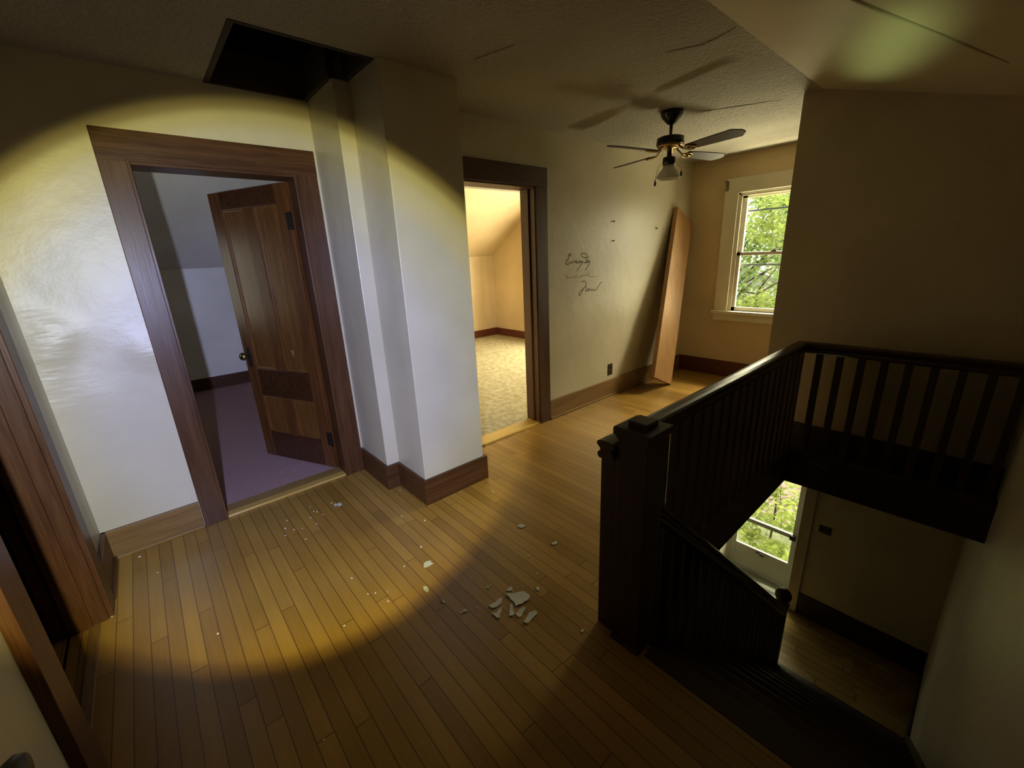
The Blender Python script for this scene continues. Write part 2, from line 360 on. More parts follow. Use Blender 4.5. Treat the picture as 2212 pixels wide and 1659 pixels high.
struct('wall_stairs', boxes((1.08, 5.4, YS - .14, YS, ZL - .1, 2.4)), M['wall'], 'cream stairwell side wall at right', 'wall')
struct('wall_front', boxes((-0.6, 1.22, -1.45, -1.32, -0.2, 2.2), (1.085, 1.215, -1.45, YS - .05, -0.2, 2.38)), M['wall'], 'wall behind the photographer', 'wall')
# purple room and bright room
bm = boxes((-1.4, 5.6, 6.56, 6.72, 0, 1.56)); struct('wall_knee', bm, M['bead'], 'low knee wall of the two back rooms', 'wall')
sw = Matrix(((0, 0, 1, 0), (1, 0, 0, 0), (0, 1, 0, 0), (0, 0, 0, 1)))
bm = bmesh.new(); prism(bm, [(6.60, 1.50), (6.75, 1.56), (5.2, 2.6), (5.2, HC)], -1.4, 1.70, sw); struct('ceiling_purple_room', bm, M['bead'], 'grey sloped ceiling of the purple-carpet room', 'ceiling')
bm = bmesh.new(); prism(bm, [(6.60, 1.50), (6.75, 1.56), (5.2, 2.6), (5.2, HC)], 1.60, 5.6, sw); struct('ceiling_bright_room', bm, M['peach'], 'peach sloped ceiling of the bright room', 'ceiling')
struct('wall_knee_bright_room', boxes((1.72, 5.4, 6.555, 6.60, 0, 1.56)), M['peach'], 'peach knee wall of the bright room', 'wall')
struct('ceiling_back_rooms', boxes((-1.4, 5.6, 3.0, 5.25, HC, HC + .15), (1.6, 5.6, 2.7, 3.1, HC, HC + .15)), M['ceil'], 'flat ceiling of the back rooms', 'ceiling')
struct('wall_rooms_partition', boxes((1.62, 1.75, 3.05, 6.7, 0, HC + .05)), M['peach'], 'partition between the back rooms', 'wall')
struct('wall_purple_room', boxes((-1.4, -1.25, 3.0, 4.6, 0, HC + .05), (-1.4, -1.25, 5.2, 6.7, 0, HC + .05), (-1.4, -1.25, 4.6, 5.2, 0, .9), (-1.4, -1.25, 4.6, 5.2, 1.8, HC + .05)), M['wall'], 'far left wall of the purple-carpet room', 'wall')  # unseen opening added here to let sky light into the room
struct('wall_bright_room', boxes((5.30, 5.46, 2.7, 3.3, 0, HC + .05), (5.30, 5.46, 4.9, 6.7, 0, HC + .05), (5.30, 5.46, 3.3, 4.9, 0, .7), (5.30, 5.46, 3.3, 4.9, 2.1, HC + .05)), M['peach'], 'peach end wall of the bright room', 'wall')
# dark room at left, attic
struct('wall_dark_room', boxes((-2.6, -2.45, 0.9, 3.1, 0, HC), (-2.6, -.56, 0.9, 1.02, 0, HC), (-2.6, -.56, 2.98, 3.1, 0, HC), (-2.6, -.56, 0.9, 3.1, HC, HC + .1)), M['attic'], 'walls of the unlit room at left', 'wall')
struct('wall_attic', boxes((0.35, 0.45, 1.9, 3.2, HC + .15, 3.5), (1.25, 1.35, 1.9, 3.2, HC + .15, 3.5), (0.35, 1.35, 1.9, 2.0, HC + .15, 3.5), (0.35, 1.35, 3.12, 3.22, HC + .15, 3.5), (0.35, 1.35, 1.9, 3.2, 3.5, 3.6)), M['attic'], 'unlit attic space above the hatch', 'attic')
# lower level
DY0, DY1 = 0.955, 1.77
struct('wall_lower_end', boxes((5.0, 5.31, -0.4, DY0, ZL - .1, -0.1), (5.0, 5.31, DY1, 2.9, ZL - .1, -0.1), (5.0, 5.31, DY0, DY1, -.62, -0.1)), M['wall'], 'dim cream wall beside the storm door downstairs', 'wall')
struct('wall_lower_side', boxes((0.6, 5.3, 2.6, 2.9, ZL - .1, -0.1), (0.6, 0.75, -0.3, 2.7, ZL - .1, -0.1)), M['wall'], 'far walls of the lower hall', 'wall')
struct('ceiling_lower', boxes((0.7, 5.1, 0.826, 2.7, -0.215, -0.199), (3.39, 5.1, YS, 0.85, -0.215, -0.199), (0.7, 1.15, YS, 0.85, -0.215, -0.199)), M['ceil'], 'lower hall ceiling', 'ceiling')
for q, pts in enumerate((((1.512, 1.931), (1.545, 1.80), (1.573, 1.707)), ((2.244, 1.317), (2.317, 1.166), (2.30, 1.07), (2.277, 1.001)), ((3.347, 1.646), (3.46, 1.43), (3.578, 1.216)))):
    bm = bmesh.new(); tube(bm, [(x, y, HC - .0005) for x, y in pts], .004, 5, [.002] + [.005] * (len(pts) - 2) + [.002]); struct('trim_%d' % (8 + q), bm, M['ceil'], 'thin raised crack in the ceiling texture', 'crack')
# ------------------------------------------------------------------ baseboards
def bb(x0, x1, y0, y1, h=0.18, z=0.0): return (x0, x1, y0, y1, z, z + h)
struct('baseboard_back', boxes(bb(XL, -0.003, yA - .02, yA, .172), (XL, -.003, yA - .03, yA, 0, .018), bev=.003), M['basex'], 'brown baseboard under the flash-lit wall', 'baseboard')
struct('baseboard_left', boxes(bb(XL, XL + .022, 2.54, yA, .172), (XL, XL + .034, 2.54, yA, 0, .02), bb(XL, XL + .022, -1.3, 1.46, .155), bev=.003), M['trimy'], 'dark baseboard along the left wall', 'baseboard')
bm = bmesh.new(); prism(bm, [(1.0035, yA), (1.0035, 2.514), (1.091, 2.514), (1.091, 2.1546), (1.594, 2.1546), (1.594, yB), (1.574, yB), (1.574, 2.1746), (1.111, 2.1746), (1.111, 2.534), (1.0235, 2.534), (1.0235, yA)], 0, .172)
struct('baseboard_chimney', bm, M['trimx'], 'brown stepped baseboard around the chimney chase', 'baseboard')
struct('baseboard_back_hall', boxes(bb(2.6933, 5.15, yB - .02, yB, .19), (2.6933, 5.15, yB - .032, yB, 0, .02), bev=.003), M['basex'], 'brown baseboard under the handwriting', 'baseboard')
struct('baseboard_window', boxes(bb(5.13, 5.15, 1.09, yB, .19), bev=.003), M['red'], 'red-brown baseboard under the window', 'baseboard')
struct('baseboard_right', boxes(bb(3.56, 3.58, YS, 1.11, .2), bb(3.56, 5.15, 1.09, 1.11, .2), bev=.003), M['darky'], 'dark baseboard of the shadowed wall behind the railing', 'baseboard')
struct('baseboard_bright_room', boxes(bb(1.75, 5.3, 6.535, 6.555, .15), bb(5.28, 5.3, 2.8, 6.55, .15), bev=.003), M['red'], 'red-brown baseboard of the bright room', 'baseboard')
struct('baseboard_purple_room', boxes(bb(-1.25, 1.62, 6.54, 6.56, .17), bb(1.60, 1.62, 3.2, 6.55, .17), bev=.003), M['trimx'], 'dark baseboard of the purple-carpet room', 'baseboard')
struct('baseboard_lower', boxes(bb(4.98, 5.0, YS, .86, .28, ZL), bb(3.95, 5.0, YS, YS + .02, .2, ZL), bb(4.98, 5.0, 1.87, 2.6, .28, ZL), bev=.003), M['darky'], 'dark baseboard of the lower hall', 'baseboard')
# ------------------------------------------------------------------ casings, jambs, thresholds
def casing(name, label, parts, material_side, material_head, extra=()):
    """parts: list of (kind, box)"""
    r = thing(name, label, 'door frame', kind='structure')
    for k, b, mm in parts: obj(k, boxes(b, bev=.003), mm, r)
    return r
yc = yA - .022
casing('trim_2', 'brown varnished door frame around the purple-carpet room doorway', [
    ('side_casing', (0.0, 0.117, yc, yA, 0, 2.045), M['trimz']), ('side_casing', (0.87, 1.0035, yc, yA, 0, 2.045), M['trimz']),
    ('head_casing', (0.0, 1.0035, yc - .003, yA, 2.03, 2.170), M['trimx']),
    ('edge_bead', (0.105, 0.121, yc - .006, yA, 0, 2.04), M['trimz']), ('edge_bead', (0.866, 0.882, yc - .006, yA, 0, 2.04), M['trimz']),
    ('side_jamb', (0.105, 0.118, yA - .01, yA + .17, 0, 2.04), M['trimz']), ('side_jamb', (0.869, 0.882, yA - .01, yA + .17, 0, 2.04), M['trimz']),
    ('head_jamb', (0.105, 0.882, yA - .01, yA + .17, 2.018, 2.04), M['trimx']),
    ('threshold', (0.118, 0.869, yA - .012, yA + .05, 0, .016), M['thr']), ('threshold_back', (0.118, 0.869, yA + .05, yA + .15, 0, .014), M['thr_edge'])], None, None)
yc = yB - .022
casing('trim_3', 'dark brown door frame around the bright room doorway', [
    ('side_casing', (1.667, 1.80, yc, yB, 0, 2.045), M['dwz']), ('side_casing', (2.5637, 2.6933, yc, yB, 0, 2.045), M['dwz']),
    ('head_casing', (1.667, 2.6933, yc - .003, yB, 2.03, 2.172), M['dwx']),
    ('side_jamb', (1.79, 1.805, yB - .01, yB + .16, 0, 2.04), M['dwz']), ('side_jamb', (2.556, 2.575, yB - .01, yB + .16, 0, 2.04), M['dwz']),
    ('door_stop', (2.540, 2.557, yB + .05, yB + .09, 0, 2.03), M['dwz']),
    ('head_jamb', (1.79, 2.575, yB - .01, yB + .16, 2.018, 2.04), M['dwx']),
    ('threshold', (1.80, 2.56, yB - .012, yB + .13, 0, .016), M['thr'])], None, None)
xc = XL + .03
casing('trim_4', 'dark brown door frame around the unlit doorway at far left', [
    ('side_casing', (XL, xc, 2.41, 2.54, 0, 2.045), M['trimz']), ('side_casing', (XL, xc, 1.46, 1.60, 0, 2.045), M['trimz']),
    ('head_casing', (XL, xc + .003, 1.46, 2.54, 2.03, 2.17), M['trimy']),
    ('side_jamb', (-0.60, XL + .012, 2.395, 2.412, 0, 2.04), M['trimz']), ('side_jamb', (-0.60, XL + .012, 1.598, 1.615, 0, 2.04), M['trimz']),
    ('door_stop', (-0.55, -0.475, 2.383, 2.396, 0, 2.03), M['trimz']),
    ('head_jamb', (-0.60, XL + .012, 1.598, 2.412, 2.018, 2.04), M['trimy']),
    ('threshold', (-0.49, -0.452, 1.64, 2.395, 0, .006), M['basey'])], None, None)
# hatch frame in the ceiling
r = thing('trim_5', 'dark wooden frame of the open attic hatch', 'hatch frame', (0.8, 2.55, HC), kind='structure')
for b in ((0.507, 0.532, 2.2, 2.955, HC - .003, HC + .17), (0.532, 1.11, 2.2, 2.222, HC - .003, HC + .17), (0.532, 1.0235, 2.935, 2.955, HC - .003, HC + .17), (1.0, 1.0235, 2.534, 2.935, HC - .003, HC + .17), (1.085, 1.11, 2.222, 2.534, HC - .003, HC + .17)):
    obj('frame_board', boxes(b, bev=.002), M['hatch'], r)
# ------------------------------------------------------------------ panelled door (open into the purple room)
hx, hy, W_, A_ = 0.868, 3.065, 0.755, math.radians(115)
door = thing('door_1', 'open amber-brown four-panel wooden door hinged on the right of its frame', 'door', (hx, hy, 0), kind='structure')
dmx = Matrix.Translation((hx, hy, 0)) @ Matrix.Rotation(A_, 4, 'Z')
def dbox(*bs, bev=.003):
    t = boxes(*bs, bev=bev); bmesh.ops.transform(t, matrix=dmx, verts=t.verts); return t
TH = 0.035   # leaf thickness spans local y 0..TH (camera side is +y)
ST = .105
for b, mm in (((0, ST, 0, TH, .035, 2.005), 'doorz'), ((W_ - ST, W_, 0, TH, .035, 2.005), 'doorz')): obj('stile', dbox(b), M[mm], door)
for z0, z1 in ((.035, .25), (.55, .77), (1.89, 2.005)): obj('rail', dbox((ST, W_ - ST, 0.0005, TH - .0005, z0, z1)), M['doorx'], door)
mx0, mx1 = W_ / 2 - .05, W_ / 2 + .05
for z0, z1 in ((.25, .55), (.77, 1.89)): obj('mullion', dbox((mx0, mx1, 0.0005, TH - .0005, z0, z1)), M['doorz'], door)
for z0, z1 in ((.25, .55), (.77, 1.89)):
    for a, b in ((ST, mx0), (mx1, W_ - ST)):
        p = obj('panel', dbox((a, b, .012, .023, z0, z1), bev=0), M['panel'], door)
        t = dbox((a, a + .012, .020, TH - .004, z0, z1), (b - .012, b, .020, TH - .004, z0, z1), (a, b, .020, TH - .004, z0, z0 + .012), (a, b, .020, TH - .004, z1 - .012, z1), bev=.003)
        obj('moulding', t, M['panel'], p)
kz = .87; kx = W_ - .055
t = bmesh.new(); lathe(t, [(0, 0), (.012, 0), (.010, .025), (.014, .032), (.027, .040), (.030, .052), (.024, .064), (0, .068)], 20, dmx @ Matrix.Translation((kx, TH, kz)) @ Matrix.Rotation(-math.pi / 2, 4, 'X'))
k = obj('door_knob', t, M['oldbrass'], door)
obj('key_plate', dbox((kx - .022, kx + .022, TH, TH + .004, kz - .09, kz + .06), bev=.0015), M['iron'], door)
for hz in (.22, 1.73): obj('hinge', dbox((-.012, .035, TH - .004, TH + .004, hz, hz + .10), (-.016, -.004, TH - .002, TH + .012, hz - .004, hz + .104), bev=.002), M['iron'], door)
t = bmesh.new(); tube(t, [dmx @ Vector((.235 + a, TH - .010, .90 + b)) for a, b in ((.010, .018), (.005, .026), (-.004, .025), (-.008, .017), (-.002, .006), (.009, -.006), (-.010, -.006))], .0016, 6)
obj('painted_numeral', t, M['crumb'], door)
# ------------------------------------------------------------------ hall window
w = thing('window_1', 'white double-hung window at the end of the hall', 'window', (5.15, 1.65, .7), kind='structure')
Y0, Y1, Z0, Z1 = 1.24, 2.06, .79, 2.06
obj('side_casing', boxes((5.128, 5.15, Y1, 2.205, .76, 2.07), bev=.003), M['winwhite'], w); obj('side_casing', boxes((5.128, 5.15, 1.095, Y0, .76, 2.07), bev=.003), M['winwhite'], w)
obj('head_casing', boxes((5.126, 5.15, 1.095, 2.205, 2.06, 2.212), bev=.003), M['winwhite'], w)
obj('sill', boxes((5.09, 5.28, 1.095, 2.225, .755, .79), bev=.004), M['winwhite'], w); obj('apron', boxes((5.132, 5.15, 1.095, 2.21, .675, .757), bev=.003), M['winwhite'], w)
obj('jamb', boxes((5.15, 5.31, Y1 - .02, Y1, Z0, Z1), (5.15, 5.31, Y0, Y0 + .02, Z0, Z1), (5.15, 5.31, Y0, Y1, Z1 - .02, Z1)), M['white'], w)
obj('stop_bead', boxes((5.155, 5.17, Y1 - .035, Y1 - .018, Z0, Z1), (5.155, 5.17, Y0 + .018, Y0 + .035, Z0, Z1), (5.155, 5.17, Y0, Y1, Z1 - .035, Z1 - .018), bev=.002), M['white'], w)
def sash(x, z0, z1, bot):
    s = obj('sash', boxes((x, x + .035, Y1 - .07, Y1 - .02, z0, z1), (x, x + .035, Y0 + .02, Y0 + .07, z0, z1), (x, x + .035, Y0 + .02, Y1 - .02, z1 - .035, z1), (x, x + .035, Y0 + .02, Y1 - .02, z0, z0 + bot), bev=.002), M['white'], w)
    obj('pane', boxes((x + .015, x + .019, Y0 + .06, Y1 - .06, z0 + bot - .01, z1 - .03)), M['glass'], s); return s
low = sash(5.175, Z0, 1.44, .045); sash(5.215, 1.405, Z1 - .02, .035)
t = boxes((5.165, 5.185, 1.63, 1.68, 1.44, 1.452), bev=.002); tube(t, [(5.17, 1.655, 1.45), (5.168, 1.64, 1.462), (5.168, 1.62, 1.464)], .005); obj('sash_lock', t, M['iron'], w)
obj('storm_rail', boxes((5.275, 5.292, Y0 + .01, Y1 - .01, 1.865, 1.882), (5.275, 5.292, Y0 + .01, Y1 - .01, 1.29, 1.312)), M['storm'], w)
# bracket at the casing corner
t = bmesh.new(); tube(t, [(5.126, 2.195, 2.20), (5.10, 2.190, 2.18), (5.095, 2.180, 2.14), (5.11, 2.172, 2.12), (5.126, 2.17, 2.10)], .006, 8); add_box(t, 5.118, 5.127, 2.165, 2.20, 2.09, 2.19, bev=.002)
tag(obj('curtain_bracket', t, M['oldbrass'], at=(5.126, 2.185, 2.15)), 'small tarnished curtain rod bracket on the upper left corner of the window casing', 'bracket')
# bright room window (out of sight, lights the room)
w2 = thing('window_2', 'window of the bright room', 'window', (5.3, 4.1, .7), kind='structure')
obj('side_casing', boxes((5.275, 5.30, 3.17, 3.3, .7, 2.1), (5.275, 5.30, 4.9, 5.03, .7, 2.1), bev=.003), M['red'], w2); obj('head_casing', boxes((5.275, 5.30, 3.17, 5.03, 2.1, 2.23), bev=.003), M['red'], w2)
obj('sash', boxes((5.36, 5.40, 3.3, 4.9, .7, .76), (5.36, 5.40, 3.3, 4.9, 2.05, 2.1), (5.36, 5.40, 3.3, 3.35, .7, 2.1), (5.36, 5.40, 4.85, 4.9, .7, 2.1), (5.36, 5.40, 4.07, 4.13, .7, 2.1), (5.36, 5.40, 3.3, 4.9, 1.38, 1.42)), M['white'], w2)
# ------------------------------------------------------------------ storm door downstairs
d2 = thing('door_2', 'grey metal storm door with glass panes at the foot of the stairs', 'door', (5.05, 1.3, ZL), kind='structure')
xd = 5.25
obj('stile', boxes((xd, xd + .03, 1.02, 1.065, ZL + .02, -.63), bev=.003), M['alu'], d2); obj('stile', boxes((xd, xd + .03, 1.665, 1.73, ZL + .02, -.63), bev=.003), M['alu'], d2)
obj('mid_rail', boxes((xd - .006, xd + .03, 1.06, 1.67, -1.885, -1.832), bev=.003), M['alu'], d2); obj('top_rail', boxes((xd, xd + .03, 1.06, 1.67, -.70, -.63), bev=.003), M['alu'], d2)
obj('bottom_rail', boxes((xd, xd + .03, 1.06, 1.67, -2.29, -2.245), (xd, xd + .03, 1.06, 1.67, ZL + .02, ZL + .08), bev=.003), M['alu'], d2)
obj('kick_panel', boxes((xd + .008, xd + .02, 1.05, 1.68, ZL + .05, -2.26)), M['alu'], d2)
obj('pane', boxes((xd + .013, xd + .017, 1.05, 1.68, -1.84, -.69)), M['glass'], d2); obj('pane', boxes((xd + .013, xd + .017, 1.05, 1.68, -2.25, -1.87)), M['glass'], d2)
t = boxes((xd - .012, xd + .002, 1.33, 1.42, -2.285, -2.268), (xd - .03, xd - .01, 1.32, 1.37, -2.29, -2.262), bev=.003); obj('latch', t, M['iron'], d2)
obj('handle', boxes((xd - .04, xd - .004, 1.022, 1.085, -1.89, -1.83), bev=.006), M['iron'], d2)
r = thing('trim_6', 'cream door casing around the storm door downstairs', 'door frame', (5.0, 1.3, ZL), kind='structure')
obj('side_casing', boxes((4.975, 5.0, .855, .962, ZL, -.55), bev=.003), M['wall'], r); obj('side_casing', boxes((4.975, 5.0, 1.765, 1.87, ZL, -.55), bev=.003), M['white'], r)
obj('head_casing', boxes((4.975, 5.0, .855, 1.87, -.62, -.50), bev=.003), M['white'], r)
obj('side_jamb', boxes((5.0, 5.31, .95, .965, ZL, -.62), (5.24, 5.31, .965, 1.02, ZL, -.62)), M['white'], r); obj('side_jamb', boxes((5.0, 5.31, 1.762, 1.78, ZL, -.62), (5.24, 5.31, 1.73, 1.762, ZL, -.62)), M['white'], r)
obj('threshold', boxes((4.98, 5.31, .965, 1.762, ZL, ZL + .02), bev=.003), M['alu'], r)

# ------------------------------------------------------------------ stairs and railings
RUN, RISE = .225, .2038
st = thing('staircase', 'dark wooden staircase descending to the lower hall', 'stairs', (XS, .3, 0))
for i in range(1, 13):
    xn, z = XS + RUN * i, -RISE * i
    obj('tread', boxes((xn - RUN - .01, xn + .022, YS + .022, .772, z - .032, z), bev=.006), M['tread'], st)
for i in range(0, 13):
    xn, z = XS + RUN * i, -RISE * i
    obj('riser', boxes((xn - .022, xn, YS + .022, .785 if i else .640, max(z - RISE, ZL), z - .03)), M['darky'], st)
bm = bmesh.new(); prism(bm, [(XS - .02, -.21), (XS + RUN * 12, -.21 - RISE * 12 + .1), (XS + RUN * 12, ZL), (XS + RUN * 11, ZL), (XS - .02, -.60)], .775, .798, Matrix(((1, 0, 0, 0), (0, 0, 1, 0), (0, 1, 0, 0), (0, 0, 0, 1))))
obj('stringer', bm, M['darkx'], st)
bm = bmesh.new(); prism(bm, [(XS, .06), (XS, -.25), (XS + RUN * 12.2, ZL), (XS + RUN * 12.2, ZL + .22)], YS + .003, YS + .020, Matrix(((1, 0, 0, 0), (0, 0, 1, 0), (0, 1, 0, 0), (0, 0, 0, 1))))
obj('wall_stringer', bm, M['darkx'], st)
obj('nosing', boxes((XS - .06, XS + .022, YS + .022, .640, -.03, .003), bev=.004), M['darky'], st)
struct('trim_7', boxes((1.22, 3.375, .80, .822, -.2, .0), (3.35, 3.372, YS, .822, -.2, 0), (1.22, 3.375, .797, .825, -.215, -.19), bev=.002), M['darkx'], 'dark fascia board around the stairwell opening', 'trim')
# top newel
nx0, nx1, ny0, ny1 = 1.153, 1.273, .664, .782
nw = thing('newel_post', 'thick square dark newel post with a stepped cap at the top of the stairs', 'post', ((nx0 + nx1) / 2, (ny0 + ny1) / 2, 0))
obj('shaft', boxes((nx0, nx1, ny0, ny1, -.198, .90), bev=.004), M['darkz'], nw)
obj('cap', boxes((nx0 - .016, nx1 + .016, ny0 - .016, ny1 + .014, .897, .928), (nx0 - .008, nx1 + .008, ny0 - .008, ny1 + .008, .880, .900), bev=.007), M['darkx'], nw)
obj('cap_block', boxes((nx0 + .022, nx1 - .022, ny0 + .022, ny1 - .022, .926, .948), bev=.004), M['darkx'], nw)
obj('base_block', boxes((nx0 - .012, nx1 + .004, ny0 - .012, ny1, -.198, .012), bev=.003), M['darkz'], nw)
# handrail profile (side, up): broad rounded top, narrow waist, flared foot
HP = [(-.026, -.072), (-.034, -.062), (-.034, -.052), (-.022, -.040), (-.024, -.032), (-.036, -.022), (-.038, -.010), (-.028, -.003), (-.012, 0), (.012, 0), (.028, -.003), (.038, -.010), (.036, -.022), (.024, -.032), (.022, -.040), (.034, -.052), (.034, -.062), (.026, -.072)]
ZR, YR, XE = .862, .822, 3.37
gr = thing('guard_railing', 'dark balustrade with flat handrail guarding the stairwell on two sides', 'railing', (2.3, YR, 0))
bm = bmesh.new()
sweep(bm, HP, [(1.135, YR, ZR), (XE, YR, ZR), (XE, YS + .002, ZR)], [((0, 1, 0), (0, 0, 1)), ((1, 1, 0), (0, 0, 1)), ((1, 0, 0), (0, 0, 1))])
obj('handrail', bm, M['railx'], gr)
obj('shoe_rail', boxes((1.27, XE + .03, YR - .03, YR + .03, 0, .07), bev=.004), M['darkx'], gr); obj('shoe_rail', boxes((XE - .03, XE + .03, YS + .002, YR - .03, 0, .07), bev=.004), M['darky'], gr)
obj('half_post', boxes((1.165, 1.262, ny1 + .003, .862, 0, ZR - .06), bev=.004), M['darkz'], gr)
proto = None
def baluster(x, y, z0, z1, par):
    global proto
    s = .0185
    return obj('baluster', boxes((x - s, x + s, y - s, y + s, z0, z1), bev=.002), M['darkz'], par, at=(x, y, z0))
def copies(spots, z0, z1, par):
    first = None
    for x, y in spots:
        if first is None: first = baluster(x, y, z0, z1, par)
        else:
            c = first.copy(); COL.objects.link(c); c.parent = par; c.location = Vector((x, y, z0)) - wpos(par)
NB = 19
copies([(1.335 + i * (XE - 1.335) / NB, YR) for i in range(NB)] + [(XE, YR)], .07, ZR - .07, gr)
copies([(XE, YR - .112 * i) for i in range(1, 10)], .07, ZR - .07, gr)
# stair railing
SLP = RISE / RUN
lr = thing('stair_railing', 'sloping dark stair railing with square balusters and a ball-topped lower newel', 'railing', (3.86, .77, -RISE * 12))
YL = .75
def zr(x): return .446 - SLP * 1.0 * (x - 1.477)
L = math.hypot(1, SLP); upv = (SLP / L, 0, 1 / L)
bm = bmesh.new(); sweep(bm, HP, [(nx1 + .002, YL - .035, zr(nx1)), (3.83, YL, zr(3.83))], [((0, 1, 0), (0, 0, L)), ((0, 1, 0), (0, 0, L))]); obj('handrail', bm, M['railx'], lr)
for i in range(1, 12):
    for k, f in enumerate((.25, .75)):
        x = XS + RUN * (i - 1) + RUN * f
        if x < 1.32: continue
        z = -RISE * i; zt = zr(x) - .085; s = .0190; yy = YL - .035 * max(0, (2.0 - x)) / .75 * .6
        obj('baluster', boxes((x - s, x + s, yy - s, yy + s, z + .001, zt), bev=.002), M['darkz'], lr)
bx, by, bz = 3.855, .770, -RISE * 12
ln_ = obj('lower_newel', boxes((bx - .045, bx + .045, by - .045, by + .045, bz + .001, bz + .74), bev=.005), M['darkz'], lr)
bm = bmesh.new(); lathe(bm, [(.042, .74), (.058, .75), (.062, .765), (.040, .778), (.030, .790), (.034, .797)], 24, Matrix.Translation((bx, by, bz)))
for k in range(13): pass
r_ = .068; prof = [(.030, .79)] + [(r_ * math.sin(a), .852 - r_ * math.cos(a)) for a in [math.radians(28 + i * 152 / 14) for i in range(15)]]; prof[-1] = (0, .852 + r_)
lathe(bm, prof, 28, Matrix.Translation((bx, by, bz))); obj('ball_finial', bm, M['railz'], lr)

# ------------------------------------------------------------------ ceiling fan
fx, fy = 3.15, 1.78
fan = thing('ceiling_fan', 'black and brass four-blade ceiling fan with a single bell light hanging in the hall', 'ceiling fan', (fx, fy, HC))
T = Matrix.Translation((fx, fy, 0))
bm = bmesh.new(); lathe(bm, [(.078, HC), (.078, HC - .018), (.066, HC - .040), (.040, HC - .068), (.026, HC - .082), (0.02, HC - .084)], 28, T); obj('canopy', bm, M['black'], fan)
bm = bmesh.new(); lathe(bm, [(.012, HC - .08), (.012, 2.298), (.017, 2.294), (.017, 2.278)], 16, T); obj('downrod', bm, M['brass'], fan)
bm = bmesh.new(); lathe(bm, [(.014, 2.298), (.018, 2.284), (.080, 2.282), (.094, 2.276), (.096, 2.232), (.090, 2.226)], 32, T); obj('motor_housing', bm, M['black'], fan)
bm = bmesh.new(); lathe(bm, [(.092, 2.230), (.088, 2.218), (.060, 2.208), (.022, 2.205), (.018, 2.150)], 32, T); obj('brass_plate', bm, M['brass'], fan)
bm = bmesh.new(); lathe(bm, [(.012, 2.155), (.042, 2.150), (.045, 2.145), (.045, 2.100), (.040, 2.096)], 24, T); lk = obj('light_kit', bm, M['black'], fan)
bm = bmesh.new()
po = [(.040, 2.100), (.041, 2.085), (.050, 2.070), (.072, 2.045), (.084, 2.020), (.086, 2.006)]
lathe(bm, po + [(r - .004, z) for r, z in po[::-1]], 32, T); obj('lamp_shade', bm, M['shade'], lk)
for k in range(4):
    a = math.radians(77 + 90 * k); R_ = T @ Matrix.Rotation(a, 4, 'Z') @ Matrix.Translation((0, 0, 2.185)) @ Matrix.Rotation(math.radians(-11), 4, 'X')
    bm = bmesh.new()
    pts = [(.165, -.042), (.30, -.052), (.51, -.062), (.53, -.061), (.575, -.020), (.578, .0), (.575, .020), (.53, .061), (.51, .062), (.30, .052), (.165, .042)]
    prism(bm, pts, -.003, .003, R_); bl = obj('blade', bm, M['blade'], fan)
    bm = bmesh.new()
    tube(bm, [R_ @ Vector(p) for p in ((.07, 0, .035), (.10, .0, .012), (.13, 0, -.006), (.17, 0, -.008))], .007, 8)
    for s in (1, -1): tube(bm, [R_ @ Vector((x, s * y, -.008)) for x, y in ((.13, 0), (.15, .025), (.18, .034), (.21, .024), (.225, .0))], .005, 8)
    tube(bm, [R_ @ Vector((.17, 0, -.008)), R_ @ Vector((.225, 0, -.008))], .005, 8)
    obj('blade_iron', bm, M['brass'], bl)
for dx, dy, z1 in ((-.066, .052, 1.995), (.066, -.052, 2.055)):
    pc = bmesh.new(); tube(pc, [(fx + dx * .55, fy + dy * .55, 2.118), (fx + dx * .9, fy + dy * .9, 2.09), (fx + dx * 1.15, fy + dy * 1.15, z1 + .02), (fx + dx * 1.15, fy + dy * 1.15, z1)], .0016, 6)
    pc = obj('pull_chain', pc, M['brass'], fan)
    kb = bmesh.new(); lathe(kb, [(0, .006), (.004, .003), (.007, -.010), (.009, -.024), (.006, -.034), (0, -.037)], 12, Matrix.Translation((fx + dx * 1.15, fy + dy * 1.15, z1))); obj('pull_knob', kb, M['darkplate'], pc)

# ------------------------------------------------------------------ leaning panel
BL, BR, TL, TR = (Vector(p) for p in ((4.037, 2.304, .175), (4.423, 2.302, 0.0), (4.770, 2.552, 1.960), (5.128, 2.550, 1.796)))
nrm = (BR - BL).cross(TL - BL).normalized()
if nrm.y < 0: nrm = -nrm
bm = bmesh.new(); th = .048
vs = [bm.verts.new(p) for p in (BL, BR, TR, TL)] + [bm.verts.new(p + nrm * th) for p in (BL, BR, TR, TL)]
for f in ((0, 1, 2, 3), (7, 6, 5, 4), (0, 4, 5, 1), (1, 5, 6, 2), (2, 6, 7, 3), (3, 7, 4, 0)): bm.faces.new([vs[i] for i in f])
bmesh.ops.recalc_face_normals(bm, faces=bm.faces); bmesh.ops.bevel(bm, geom=list(bm.edges), offset=.003, segments=2, affect='EDGES')
tag(obj('wood_panel', bm, M['board'], at=BR), 'tall tan wooden slab leaning aslant in the hall corner beside the window', 'board')
